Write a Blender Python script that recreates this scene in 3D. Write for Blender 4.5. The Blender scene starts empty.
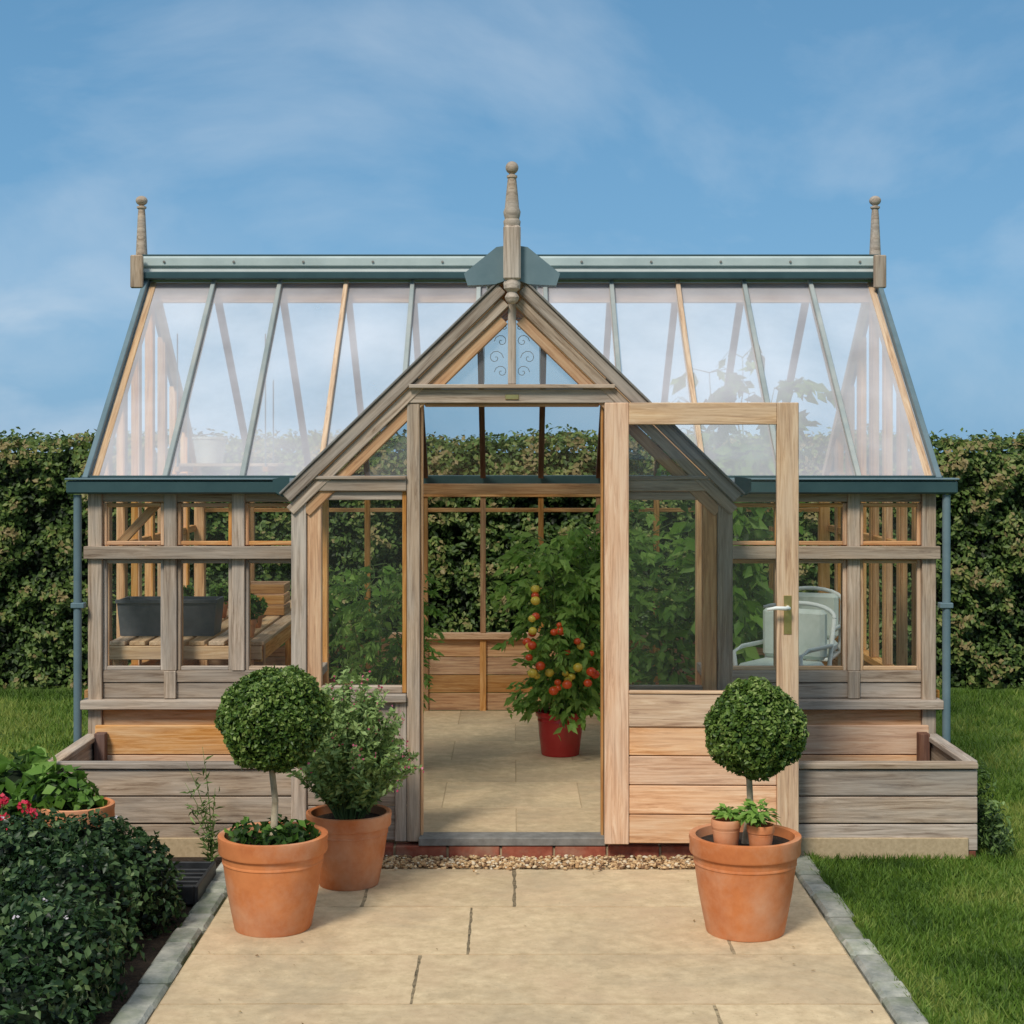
import bpy, bmesh, math, random
import numpy as np
from mathutils import Vector, Matrix, noise
random.seed(7); rng=np.random.default_rng(7)
scene=bpy.context.scene
COL=scene.collection
# ---------------------------------------------------------------- materials
def newmat(name):
    m=bpy.data.materials.new(name); m.use_nodes=True
    nt=m.node_tree; nt.nodes.clear()
    out=nt.nodes.new('ShaderNodeOutputMaterial')
    return m,nt,out
def N(nt,t,**k):
    n=nt.nodes.new(t)
    for a,b in k.items():
        if a.startswith('_'): setattr(n,a[1:],b)
        else: n.inputs[a].default_value=b
    return n
def ramp(nt,stops,interp='LINEAR'):
    r=nt.nodes.new('ShaderNodeValToRGB'); r.color_ramp.interpolation=interp
    e=r.color_ramp.elements
    while len(e)<len(stops): e.new(0.5)
    for i,(p,c) in enumerate(stops):
        e[i].position=p; e[i].color=(*c,1)
    return r
def wood(name,c1,c2,c3,rough=.75,grey=None,greyamt=.5,vmin=.74,vmax=1.2):
    m,nt,out=newmat(name); L=nt.links.new
    tc=N(nt,'ShaderNodeTexCoord'); oi=N(nt,'ShaderNodeObjectInfo')
    off=N(nt,'ShaderNodeVectorMath',_operation='SCALE'); 
    cx=N(nt,'ShaderNodeCombineXYZ',Y=1.7,Z=.6); L(oi.outputs['Random'],cx.inputs['X'])
    L(cx.outputs[0],off.inputs[0]); off.inputs['Scale'].default_value=17
    add=N(nt,'ShaderNodeVectorMath',_operation='ADD'); L(tc.outputs['Object'],add.inputs[0]); L(off.outputs[0],add.inputs[1])
    mp=N(nt,'ShaderNodeMapping'); mp.inputs['Scale'].default_value=(1.6,30,30); L(add.outputs[0],mp.inputs[0])
    n1=N(nt,'ShaderNodeTexNoise',Scale=2.2,Detail=7,Roughness=.7,Distortion=.7); L(mp.outputs[0],n1.inputs['Vector'])
    mp2=N(nt,'ShaderNodeMapping'); mp2.inputs['Scale'].default_value=(2,9,9); L(add.outputs[0],mp2.inputs[0])
    n2=N(nt,'ShaderNodeTexNoise',Scale=1.3,Detail=5); L(mp2.outputs[0],n2.inputs['Vector'])
    r=ramp(nt,[(.33,c1),(.5,c2),(.66,c3)]); L(n1.outputs[0],r.inputs[0])
    g=grey or (.36,.33,.30)
    mix=N(nt,'ShaderNodeMix',_data_type='RGBA'); 
    r2=ramp(nt,[(.40,(0,0,0)),(.66,(greyamt,)*3)]); L(n2.outputs[0],r2.inputs[0])
    L(r2.outputs[0],mix.inputs[0]); L(r.outputs[0],mix.inputs[6])
    gm=N(nt,'ShaderNodeMix',_data_type='RGBA'); gm.inputs[0].default_value=.65
    gm.inputs[7].default_value=(*g,1); L(r.outputs[0],gm.inputs[6])
    L(gm.outputs[2],mix.inputs[7])
    mr=N(nt,'ShaderNodeMapRange'); mr.inputs['To Min'].default_value=vmin; mr.inputs['To Max'].default_value=vmax
    L(oi.outputs['Random'],mr.inputs[0])
    sm=N(nt,'ShaderNodeMath',_operation='MULTIPLY'); sm.inputs[1].default_value=7.31; L(oi.outputs['Random'],sm.inputs[0])
    fr=N(nt,'ShaderNodeMath',_operation='FRACT'); L(sm.outputs[0],fr.inputs[0])
    ms=N(nt,'ShaderNodeMapRange'); ms.inputs['To Min'].default_value=.8; ms.inputs['To Max'].default_value=1.15; L(fr.outputs[0],ms.inputs[0])
    hs=N(nt,'ShaderNodeHueSaturation'); L(mr.outputs[0],hs.inputs['Value']); L(ms.outputs[0],hs.inputs['Saturation']); L(mix.outputs[2],hs.inputs['Color'])
    b=N(nt,'ShaderNodeBsdfPrincipled',Roughness=rough); b.inputs['Specular IOR Level'].default_value=.25
    L(hs.outputs[0],b.inputs['Base Color'])
    bp=N(nt,'ShaderNodeBump',Strength=.5,Distance=.004); L(n1.outputs[0],bp.inputs['Height']); L(bp.outputs[0],b.inputs['Normal'])
    L(b.outputs[0],out.inputs[0]); return m
def noisy(name,c1,c2,scale=8,rough=.8,bump=.3,bdist=.005,detail=6,metal=0,spec=.3,c3=None,scale2=1.5,amt=.4,var=.1,lo=.45,hi=.7,c4=None):
    m,nt,out=newmat(name); L=nt.links.new
    tc=N(nt,'ShaderNodeTexCoord'); oi=N(nt,'ShaderNodeObjectInfo')
    add=N(nt,'ShaderNodeVectorMath',_operation='ADD'); L(tc.outputs['Object'],add.inputs[0])
    cx=N(nt,'ShaderNodeMath',_operation='MULTIPLY'); cx.inputs[1].default_value=23; L(oi.outputs['Random'],cx.inputs[0]); L(cx.outputs[0],add.inputs[1])
    n1=N(nt,'ShaderNodeTexNoise',Scale=scale,Detail=detail,Roughness=.65); L(add.outputs[0],n1.inputs['Vector'])
    r=ramp(nt,[(.3,c1),(.7,c2)]); L(n1.outputs[0],r.inputs[0])
    col=r.outputs[0]
    if c3:
        n2=N(nt,'ShaderNodeTexNoise',Scale=scale2,Detail=6,Roughness=.65); L(add.outputs[0],n2.inputs['Vector'])
        r2=ramp(nt,[(lo,(0,0,0)),(hi,(amt,)*3)]); L(n2.outputs[0],r2.inputs[0])
        mx=N(nt,'ShaderNodeMix',_data_type='RGBA'); L(r2.outputs[0],mx.inputs[0]); L(col,mx.inputs[6]); mx.inputs[7].default_value=(*c3,1)
        col=mx.outputs[2]
    if c4:   # stains shared across neighbouring pieces, plus fine dark pitting
        n3=N(nt,'ShaderNodeTexNoise',Scale=1.6,Detail=8,Roughness=.72,Distortion=.6); L(tc.outputs['Object'],n3.inputs['Vector'])
        r3=ramp(nt,[(.46,(0,0,0)),(.66,(.6,)*3)]); L(n3.outputs[0],r3.inputs[0])
        mx=N(nt,'ShaderNodeMix',_data_type='RGBA'); L(r3.outputs[0],mx.inputs[0]); L(col,mx.inputs[6]); mx.inputs[7].default_value=(*c4,1)
        n5=N(nt,'ShaderNodeTexNoise',Scale=70,Detail=4,Roughness=.7); L(tc.outputs['Object'],n5.inputs['Vector'])
        r5=ramp(nt,[(.60,(0,0,0)),(.72,(.45,)*3)]); L(n5.outputs[0],r5.inputs[0])
        m5=N(nt,'ShaderNodeMix',_data_type='RGBA'); L(r5.outputs[0],m5.inputs[0]); L(mx.outputs[2],m5.inputs[6]); m5.inputs[7].default_value=(c4[0]*.6,c4[1]*.55,c4[2]*.5,1)
        col=m5.outputs[2]
    mr=N(nt,'ShaderNodeMapRange'); mr.inputs['To Min'].default_value=1-var; mr.inputs['To Max'].default_value=1+var
    L(oi.outputs['Random'],mr.inputs[0])
    hs=N(nt,'ShaderNodeHueSaturation'); L(mr.outputs[0],hs.inputs['Value']); L(col,hs.inputs['Color'])
    b=N(nt,'ShaderNodeBsdfPrincipled',Roughness=rough,Metallic=metal); b.inputs['Specular IOR Level'].default_value=spec
    L(hs.outputs[0],b.inputs['Base Color'])
    bp=N(nt,'ShaderNodeBump',Strength=bump,Distance=bdist); L(n1.outputs[0],bp.inputs['Height']); L(bp.outputs[0],b.inputs['Normal'])
    L(b.outputs[0],out.inputs[0]); return m
def leafmat(name,stops,rough=.5,trans=.3,spec=.3):
    m,nt,out=newmat(name); L=nt.links.new
    at=N(nt,'ShaderNodeAttribute'); at.attribute_name='v'
    r=ramp(nt,stops); L(at.outputs['Fac'],r.inputs[0])
    b=N(nt,'ShaderNodeBsdfPrincipled',Roughness=rough); b.inputs['Specular IOR Level'].default_value=spec
    L(r.outputs[0],b.inputs['Base Color'])
    t=N(nt,'ShaderNodeBsdfTranslucent'); L(r.outputs[0],t.inputs[0])
    mx=N(nt,'ShaderNodeMixShader',Fac=trans); L(b.outputs[0],mx.inputs[1]); L(t.outputs[0],mx.inputs[2])
    L(mx.outputs[0],out.inputs[0]); return m
def glass(name,haze,hazecol=(.85,.87,.9),gloss=True):
    m,nt,out=newmat(name); L=nt.links.new
    t=N(nt,'ShaderNodeBsdfTransparent'); t.inputs[0].default_value=(.96,.98,.97,1)
    base=t
    if gloss:
        g=N(nt,'ShaderNodeBsdfGlossy',Roughness=.01); 
        fr=N(nt,'ShaderNodeFresnel',IOR=1.45)
        mx=N(nt,'ShaderNodeMixShader'); L(fr.outputs[0],mx.inputs[0]); L(t.outputs[0],mx.inputs[1]); L(g.outputs[0],mx.inputs[2]); base=mx
    if haze<=0: L(base.outputs[0],out.inputs[0]); return m
    d=N(nt,'ShaderNodeBsdfDiffuse'); d.inputs[0].default_value=(*hazecol,1)  # pale diffuse share, paints reflected sky and haze into the panes
    tc=N(nt,'ShaderNodeTexCoord'); n=N(nt,'ShaderNodeTexNoise',Scale=1.7,Detail=5); L(tc.outputs['Object'],n.inputs['Vector'])
    r=ramp(nt,[(.3,(haze*.7,)*3),(.7,(haze*1.25,)*3)]); L(n.outputs[0],r.inputs[0])
    m2=N(nt,'ShaderNodeMixShader'); L(r.outputs[0],m2.inputs[0]); L(base.outputs[0],m2.inputs[1]); L(d.outputs[0],m2.inputs[2])
    L(m2.outputs[0],out.inputs[0]); return m

W_OUT=wood('weathered_cedar',(.17,.11,.07),(.385,.29,.21),(.55,.43,.325),greyamt=.75,grey=(.43,.39,.34),vmin=.78)
W_IN=wood('honey_cedar',(.32,.125,.04),(.58,.285,.105),(.72,.43,.20),greyamt=.35,grey=(.60,.42,.26))
W_DOOR=wood('door_cedar',(.34,.18,.09),(.60,.38,.21),(.74,.53,.33),greyamt=.5,grey=(.58,.47,.36),vmin=.88,vmax=1.1)
W_PANEL=wood('door_panel_cedar',(.44,.185,.065),(.70,.37,.17),(.82,.53,.30),greyamt=.55,grey=(.74,.55,.38),vmin=.86,vmax=1.08)
W_DARK=wood('oiled_dark_timber',(.07,.025,.015),(.12,.05,.03),(.18,.09,.055),greyamt=.2)
M_GRN=noisy('green_painted_metal',(.022,.052,.056),(.038,.078,.08),scale=5,rough=.35,bump=.02,spec=.5)
M_LGT=noisy('pale_green_metal',(.34,.40,.38),(.46,.52,.49),scale=4,rough=.4,bump=.02,spec=.4)
M_BAR=noisy('glazing_bar_metal',(.24,.28,.27),(.38,.41,.39),scale=3,rough=.5,bump=.03,c3=(.48,.45,.39),scale2=2,amt=.7)
M_PIPE=noisy('blue_grey_pipe',(.10,.155,.175),(.15,.21,.23),scale=6,rough=.45,bump=.03)
M_BRASS=noisy('brass',(.55,.38,.14),(.7,.52,.22),scale=30,rough=.3,metal=.9,bump=.02)
M_TERRA=noisy('terracotta',(.44,.125,.038),(.66,.235,.08),scale=5,rough=.8,bump=.2,c3=(.68,.42,.27),scale2=3.5,amt=.6,var=.06)
M_RED=noisy('red_glazed_pot',(.38,.015,.015),(.48,.03,.03),scale=5,rough=.25,bump=.02,spec=.6)
M_SLAB=noisy('sandstone',(.48,.35,.20),(.72,.55,.335),scale=18,rough=.9,bump=.6,bdist=.004,c3=(.56,.39,.24),scale2=3,amt=.65,detail=12,var=.07,hi=.70,c4=(.37,.29,.185))
M_MORT=noisy('mortar_sand',(.30,.22,.13),(.50,.38,.23),scale=40,rough=.95)
M_FMORT=noisy('floor_grout',(.42,.31,.18),(.58,.44,.27),scale=60,rough=.95)
M_JOINT=noisy('mossy_joint',(.09,.07,.04),(.42,.32,.19),scale=40,rough=.95,var=.3)
M_KERB=noisy('grey_stone',(.20,.21,.18),(.46,.44,.37),scale=14,rough=.9,bump=.8,bdist=.012,c3=(.13,.17,.07),scale2=5,amt=.75,var=.2)
M_BRICK=noisy('red_brick',(.26,.055,.03),(.42,.13,.075),scale=25,rough=.9,bump=.5,c3=(.4,.3,.2),scale2=8,amt=.5,var=.2)
M_PLIN=noisy('dark_brick',(.12,.04,.025),(.25,.08,.05),scale=25,rough=.9,bump=.5)
M_SOIL=noisy('soil',(.018,.012,.008),(.07,.047,.03),scale=45,rough=1,bump=1,bdist=.02)
M_BARK=noisy('bark',(.26,.20,.12),(.50,.41,.28),scale=30,rough=.9,bump=.5)
M_STEM=noisy('green_stem',(.07,.12,.025),(.15,.21,.06),scale=20,rough=.6)
M_WHITE=noisy('white_paint',(.62,.64,.6),(.75,.77,.72),scale=6,rough=.5,bump=.05)
M_PALE=noisy('pale_green_cushion',(.60,.66,.58),(.70,.75,.68),scale=20,rough=.9)
M_BLACK=noisy('black_plastic',(.012,.013,.015),(.03,.032,.035),scale=20,rough=.45,bump=.1)
M_GREYB=noisy('dark_grey_plastic',(.07,.075,.085),(.11,.115,.125),scale=20,rough=.5,bump=.1)
M_LEAD=noisy('threshold_metal',(.14,.13,.115),(.25,.235,.21),scale=20,rough=.7)
G_WALL=glass('wall_glass',.012); G_ROOF=glass('roof_glass',.36,(.90,.88,.92)); G_GABLE=glass('gable_glass',.12); G_BACK=glass('rear_glass',0,gloss=False)
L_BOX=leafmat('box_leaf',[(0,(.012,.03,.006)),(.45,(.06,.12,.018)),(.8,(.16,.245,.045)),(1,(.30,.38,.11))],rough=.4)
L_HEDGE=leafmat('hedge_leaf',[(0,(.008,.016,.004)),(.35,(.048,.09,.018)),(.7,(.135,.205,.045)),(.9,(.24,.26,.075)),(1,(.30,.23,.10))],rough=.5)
L_DARK=leafmat('bed_leaf',[(0,(.006,.016,.006)),(.5,(.028,.065,.02)),(.8,(.08,.14,.045)),(1,(.17,.24,.09))],rough=.4)
L_SAGE=leafmat('sage_leaf',[(0,(.03,.06,.015)),(.5,(.15,.24,.06)),(1,(.31,.42,.15))])
L_TOM=leafmat('tomato_leaf',[(0,(.03,.07,.01)),(.5,(.12,.25,.03)),(1,(.30,.47,.10))],trans=.4)
L_PINK=leafmat('pink_petal',[(0,(.45,.04,.10)),(1,(.7,.2,.3))])
L_REDP=leafmat('red_petal',[(0,(.5,.01,.03)),(1,(.8,.06,.12))])
L_WHITEP=leafmat('white_petal',[(0,(.6,.5,.55)),(1,(.8,.75,.75))])
L_GRASS=leafmat('grass_blade',[(0,(.04,.085,.01)),(.5,(.13,.23,.026)),(1,(.31,.35,.08))],trans=.35,rough=.6)
L_DRY=leafmat('dry_leaf',[(0,(.16,.08,.03)),(1,(.35,.24,.09))],trans=.1)

# ---------------------------------------------------------------- helpers
def empty(name,loc=(0,0,0)):
    e=bpy.data.objects.new(name,None); COL.objects.link(e); e.empty_display_size=.1; return e
def addobj(name,me,parent=None,mat=None,smooth=False):
    o=bpy.data.objects.new(name,me); COL.objects.link(o)
    if mat: me.materials.append(mat)
    if parent: o.parent=parent
    if smooth: me.polygons.foreach_set('use_smooth',[True]*len(me.polygons))
    return o
def _cube(l,w,h,bev):
    bm=bmesh.new(); bmesh.ops.create_cube(bm,size=1)
    bmesh.ops.scale(bm,vec=(l,w,h),verts=bm.verts)
    b=min(bev,.3*min(l,w,h))
    if b>0: bmesh.ops.bevel(bm,geom=bm.edges[:],offset=b,segments=1,affect='EDGES')
    me=bpy.data.meshes.new('m'); bm.to_mesh(me); bm.free(); return me
def box(name,x0,x1,y0,y1,z0,z1,mat,parent=None,bev=.003):
    d=[abs(x1-x0),abs(y1-y0),abs(z1-z0)]; c=Vector(((x0+x1)/2,(y0+y1)/2,(z0+z1)/2))
    a=d.index(max(d)); ax=[Vector((1,0,0)),Vector((0,1,0)),Vector((0,0,1))]
    o=addobj(name,_cube(d[a],d[(a+1)%3],d[(a+2)%3],bev),parent,mat)
    M=Matrix((ax[a],ax[(a+1)%3],ax[(a+2)%3])).transposed().to_4x4(); M.translation=c
    o.matrix_local=M; return o
def beam(name,p0,p1,w,h,mat,parent=None,side=Vector((1,0,0)),bev=.003):
    p0=Vector(p0);p1=Vector(p1); x=(p1-p0); l=x.length; x.normalize()
    y=(Vector(side)-x*x.dot(Vector(side))).normalized(); z=x.cross(y)
    o=addobj(name,_cube(l,w,h,bev),parent,mat)
    M=Matrix((x,y,z)).transposed().to_4x4(); M.translation=(p0+p1)/2
    o.matrix_local=M; return o
def poly(name,pts,mat,parent=None):
    me=bpy.data.meshes.new(name); me.from_pydata([Vector(p) for p in pts],[],[list(range(len(pts)))]); me.update()
    return addobj(name,me,parent,mat)
def lathe(name,prof,loc,mat,parent=None,seg=40,smooth=True,wob=0):
    v=[];f=[];n=len(prof)
    for i in range(seg):
        a=2*math.pi*i/seg
        for r,z in prof:
            k=1+wob*noise.noise(Vector((math.cos(a)*2+loc[0]*9,math.sin(a)*2,z*5)))
            v.append((r*k*math.cos(a),r*k*math.sin(a),z))
    for i in range(seg):
        j=(i+1)%seg
        for k in range(n-1): f.append((i*n+k,j*n+k,j*n+k+1,i*n+k+1))
    me=bpy.data.meshes.new(name); me.from_pydata(v,[],f); me.update()
    o=addobj(name,me,parent,mat,smooth); o.location=loc
    if smooth:
        try: me.set_sharp_from_angle(angle=math.radians(40))
        except Exception: pass
    return o
def tubes(name,lst,mat,parent=None,sides=5):
    v=[];f=[]
    for pts,rad in lst:
        pts=[Vector(p) for p in pts]; base=len(v)
        for i,p in enumerate(pts):
            t=(pts[min(i+1,len(pts)-1)]-pts[max(i-1,0)]).normalized()
            u=t.cross(Vector((.31,.9,.2))).normalized(); w=t.cross(u)
            r=rad[i] if hasattr(rad,'__len__') else rad
            for k in range(sides):
                a=2*math.pi*k/sides; v.append(p+(u*math.cos(a)+w*math.sin(a))*r)
        for i in range(len(pts)-1):
            for k in range(sides):
                k2=(k+1)%sides
                f.append((base+i*sides+k,base+i*sides+k2,base+(i+1)*sides+k2,base+(i+1)*sides+k))
        f.append([base+k for k in range(sides)]); f.append([base+(len(pts)-1)*sides+k for k in range(sides)])
    me=bpy.data.meshes.new(name); me.from_pydata(v,[],f); me.update()
    return addobj(name,me,parent,mat,True)
def norm(a): return a/np.maximum(np.linalg.norm(a,axis=1,keepdims=True),1e-9)
def leaves(name,C,Nn,S,V,mat,parent=None,asp=.55,fold=.12,T=None):
    n=len(C); Nn=norm(Nn)
    if T is None: T=rng.normal(size=(n,3))
    T=norm(T-Nn*np.sum(T*Nn,axis=1,keepdims=True)); B=np.cross(Nn,T)
    S=np.asarray(S).reshape(-1,1)*np.ones((n,1))
    mid=C-T*S*.05
    P=np.stack([C-T*S*.5, mid-B*S*asp*.5+Nn*S*fold, C+T*S*.5, mid+B*S*asp*.5+Nn*S*fold],axis=1).reshape(-1,3)
    idx=np.arange(n)[:,None]*4
    F=np.concatenate([idx+np.array([[0,1,2]]),idx+np.array([[0,2,3]])],axis=1).reshape(-1)
    me=bpy.data.meshes.new(name); me.vertices.add(n*4); me.vertices.foreach_set('co',P.astype(np.float32).ravel())
    me.loops.add(n*6); me.loops.foreach_set('vertex_index',F.astype(np.int32))
    me.polygons.add(n*2); me.polygons.foreach_set('loop_start',(np.arange(n*2)*3).astype(np.int32))
    me.polygons.foreach_set('loop_total',np.full(n*2,3,dtype=np.int32))
    me.update(calc_edges=True)
    at=me.attributes.new('v','FLOAT','POINT'); at.data.foreach_set('value',np.repeat(np.clip(V,0,1),4).astype(np.float32))
    return addobj(name,me,parent,mat)
def nz(P,s,o=0.): return np.array([noise.noise(Vector((p[0]*s+o,p[1]*s,p[2]*s))) for p in P])
def sphdirs(n):
    return norm(rng.normal(size=(n,3)))
def blob(name,ells,dens,size,mat,parent,rough=.12,core=True,asp=.6,vb=.45,jit=.65,corek=.84):
    Cs=[];Ns=[];Vs=[]
    for (cx,cy,cz,rx,ry,rz) in ells:
        area=4*math.pi*((rx*ry)**1.6/3+(rx*rz)**1.6/3+(ry*rz)**1.6/3)**(1/1.6)
        n=int(area*dens); D=sphdirs(n)
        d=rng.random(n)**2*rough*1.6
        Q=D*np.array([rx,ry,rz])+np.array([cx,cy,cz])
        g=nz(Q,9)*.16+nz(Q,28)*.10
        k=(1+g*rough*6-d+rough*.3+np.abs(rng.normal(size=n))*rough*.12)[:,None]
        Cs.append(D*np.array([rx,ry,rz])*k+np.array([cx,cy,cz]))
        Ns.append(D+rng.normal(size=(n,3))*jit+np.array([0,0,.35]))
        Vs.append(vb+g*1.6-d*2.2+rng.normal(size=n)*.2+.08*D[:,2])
    C=np.concatenate(Cs);Nn=np.concatenate(Ns);V=np.concatenate(Vs)
    keep=C[:,2]>-.09; C=C[keep];Nn=Nn[keep];V=V[keep]
    S=size*(.6+.8*rng.random(len(C)))
    leaves(name,C,Nn,S,V,mat,parent,asp=asp)
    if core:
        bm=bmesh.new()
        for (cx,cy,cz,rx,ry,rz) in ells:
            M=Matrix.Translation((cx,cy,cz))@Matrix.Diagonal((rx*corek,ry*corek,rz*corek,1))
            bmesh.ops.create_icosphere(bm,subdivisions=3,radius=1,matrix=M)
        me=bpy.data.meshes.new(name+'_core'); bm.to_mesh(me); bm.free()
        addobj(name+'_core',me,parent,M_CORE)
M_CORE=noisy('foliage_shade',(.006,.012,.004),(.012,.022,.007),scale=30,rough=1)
def clad_x(name,x0,x1,z0,z1,y,n,mat,parent,t=.02,gap=.004):
    h=(z1-z0)/n
    for i in range(n): box(name,x0,x1,y,y+t,z0+i*h+gap/2,z0+(i+1)*h-gap/2,mat,parent)
def clad_y(name,y0,y1,z0,z1,x,n,mat,parent,t=.02,gap=.004):
    h=(z1-z0)/n
    for i in range(n): box(name,x,x+t,y0,y1,z0+i*h+gap/2,z0+(i+1)*h-gap/2,mat,parent)

# ---------------------------------------------------------------- greenhouse
GH=empty('greenhouse')
Yf,Yb,Yr=.86,3.46,2.16; EZ=1.50; RZ=2.57; SL=(RZ-EZ)/(Yr-Yf)
PA=2.39; PS=.972
def bx(n,*a,**k): return box(n,*a,GH,**k)
for x in np.arange(-.93,.9,.222):
    bx('base_brick',x,x+.212,-.045,.03,-.1,-.014,M_BRICK,bev=.004)
bx('base_mortar',-.93,1.05,-.035,.03,-.1,-.02,M_MORT)
for s in (-1,1):
    def sx(a,b): return (min(s*a,s*b),max(s*a,s*b))
    bx('corner_post',*sx(1.93,1.995),Yf-.03,Yf+.035,0,1.44,W_OUT)
    for p in (1.61,1.29):
        bx('wall_post',*sx(p-.03,p+.03),Yf-.02,Yf+.03,.60,1.44,W_OUT)
        bx('wall_stud_inner',*sx(p-.045,p+.045),Yf+.032,Yf+.07,.47,1.44,W_IN)
    bx('wall_transom',*sx(.925,2.01),Yf-.055,Yf-.022,1.128,1.188,W_OUT)
    bx('wall_transom_core',*sx(.925,1.93),Yf-.02,Yf+.028,1.135,1.18,W_IN)
    bx('wall_top_rail',*sx(.925,1.93),Yf-.012,Yf+.028,1.395,1.44,W_OUT)
    bx('wall_top_plate',*sx(.925,1.995),Yf+.0,Yf+.07,1.442,1.488,W_OUT)
    bx('wall_bottom_rail',*sx(.925,1.93),Yf-.015,Yf+.03,.545,.60,W_OUT)
    bx('wall_apron',*sx(.925,1.93),Yf-.008,Yf+.02,.47,.542,W_OUT)
    bx('apron_batten',*sx(1.61-.028,1.61+.028),Yf-.03,Yf-.01,.47,.60,W_OUT)
    bx('wall_sill',*sx(.925,2.02),Yf-.075,Yf+.03,.425,.467,W_OUT)
    clad_x('wall_boards',*sx(.925,1.93),0,.423,Yf-.01,3,W_PANEL,GH)
    for a,b in ((1.0,1.26),(1.32,1.58),(1.64,1.93)):
        for z0,z1 in ((1.19,1.39),(.60,1.125)):
            mm=W_IN if z0>1 else (W_DOOR if s>0 else W_OUT)
            bx('casement_bottom',*sx(a+.018,b-.018),Yf-.005,Yf+.02,z0+.001,z0+.020,mm)
            bx('casement_top',*sx(a+.018,b-.018),Yf-.005,Yf+.02,z1-.020,z1-.001,mm)
            for q in (a+.009,b-.009): bx('casement_stile',*sx(q-.009,q+.009),Yf-.006,Yf+.021,z0,z1,mm)
    poly('wall_pane',[(s*.93,Yf+.012,.6),(s*1.93,Yf+.012,.6),(s*1.93,Yf+.012,1.4),(s*.93,Yf+.012,1.4)],G_WALL,GH)
    bx('eave_gutter',*sx(.99,2.08),Yf-.10,Yf-.03,1.435,1.497,M_GRN,bev=.008)
    bx('gutter_lip',*sx(.99,2.085),Yf-.108,Yf-.022,1.499,1.509,M_PIPE)
    bx('eave_fascia',*sx(.99,2.03),Yf-.028,Yf-.002,1.445,1.52,M_GRN)
    lathe('downpipe',[(.0,-.08),(.019,-.08),(.019,1.43),(0,1.43)],(s*2.035,Yf-.06,0),M_PIPE,GH,seg=16)
    for z in (.2,.9): bx('pipe_bracket',*sx(2.0,2.062),Yf-.085,Yf-.034,z,z+.025,M_PIPE)
    bx('porch_gutter',*sx(.935,.99),-.03,Yf-.112,1.45,1.51,M_GRN,bev=.008)
    poly('porch_gutter_end',[(s*.93,-.035,1.53),(s*1.0,-.035,1.52),(s*1.0,-.035,1.47),(s*.96,-.035,1.445),(s*.93,-.035,1.445)],M_GRN,GH)
    X=s*2.0
    clad_y('gable_boards',Yf+.04,Yb-.04,0,.46,X-.01,4,W_IN,GH)
    bx('gable_sill',X-.03,X+.03,Yf+.04,Yb-.04,.46,.50,W_IN)
    bx('gable_eave_rail',X-.02,X+.02,Yf+.04,Yb-.04,1.44,1.50,W_IN)
    bx('gable_mid_rail',X-.018,X+.018,Yf+.04,Yb-.04,1.13,1.17,W_IN)
    for i in range(1,8):
        y=Yf+(Yb-Yf)*i/8
        zt=EZ+SL*((y-Yf) if y<Yr else (Yb-y))-.02
        bx('gable_stud',X-.019,X+.019,y-.02,y+.02,.50,zt,W_IN)
        bx('gable_stud_batten',X-s*.024-.004,X-s*.024+.004,y-.03,y+.03,.50,zt,W_IN)
    if s<0: beam('corner_brace',(s*1.94,Yf+.09,1.12),(s*1.66,Yf+.09,1.42),.03,.04,W_IN,GH,side=Vector((0,1,0)))
    poly('gable_pane',[(X+s*.005,Yf,.5),(X+s*.005,Yb,.5),(X+s*.005,Yb,EZ),(X+s*.005,Yr,RZ),(X+s*.005,Yf,EZ)],G_BACK,GH)
    for ya in (Yf,Yb):
        d=-1 if ya==Yf else 1
        beam('verge_rafter',(X-s*.03,ya,EZ-.03),(X-s*.03,Yr,RZ-.03),.035,.06,W_DOOR,GH)
        beam('verge_flashing',(X+s*.005,ya+d*.03,EZ-.01),(X+s*.005,Yr,RZ+.015),.026,.06,M_GRN if ya==Yb else M_PIPE,GH)
bx('back_corner_post',-1.995,-1.93,Yb-.035,Yb+.03,0,1.44,W_IN); bx('back_corner_post',1.93,1.995,Yb-.035,Yb+.03,0,1.44,W_IN)
clad_x('back_boards',-1.93,1.93,0,.45,Yb-.01,4,W_IN,GH)
bx('back_sill',-1.93,1.93,Yb-.05,Yb+.03,.452,.49,W_IN)
bx('back_wall_plate',-1.93,1.93,Yb-.04,Yb+.03,1.345,1.42,W_IN)
bx('back_mid_rail',-1.93,1.93,Yb-.028,Yb+.018,1.25,1.275,W_IN)
bx('back_eave_gutter',-2.05,2.05,Yb+.04,Yb+.11,1.42,1.48,M_GRN)
for i in range(1,11):
    x=-2+.36364*i
    bx('back_stud',x-.017,x+.017,Yb-.03,Yb+.02,.49,1.344,W_IN)
    bx('back_board_batten',x-.02,x+.02,Yb-.032,Yb-.012,0,.45,W_IN)
poly('back_pane',[(-1.93,Yb,.48),(1.93,Yb,.48),(1.93,Yb,1.35),(-1.93,Yb,1.35)],G_BACK,GH)
for i in range(1,11):
    x=-2+.36364*i; zp=PA-PS*abs(x)
    y0=Yf-.02 if abs(x)>.92 else max(Yf,Yf+(zp-EZ)/SL)
    z0=EZ+SL*(y0-Yf)
    wd = i in (3,8)
    beam('glazing_bar',(x,y0,z0+.018),(x,Yr-.02,RZ+.005),.024,.022,W_DOOR if wd else M_BAR,GH)
    beam('rafter',(x,y0,z0-.022),(x,Yr-.02,RZ-.035),.026,.045,W_OUT,GH)
    beam('back_rafter',(x,Yb,EZ-.02),(x,Yr+.02,RZ-.03),.034,.05,W_DARK,GH)
VY=Yf+(PA-EZ)/SL
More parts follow.
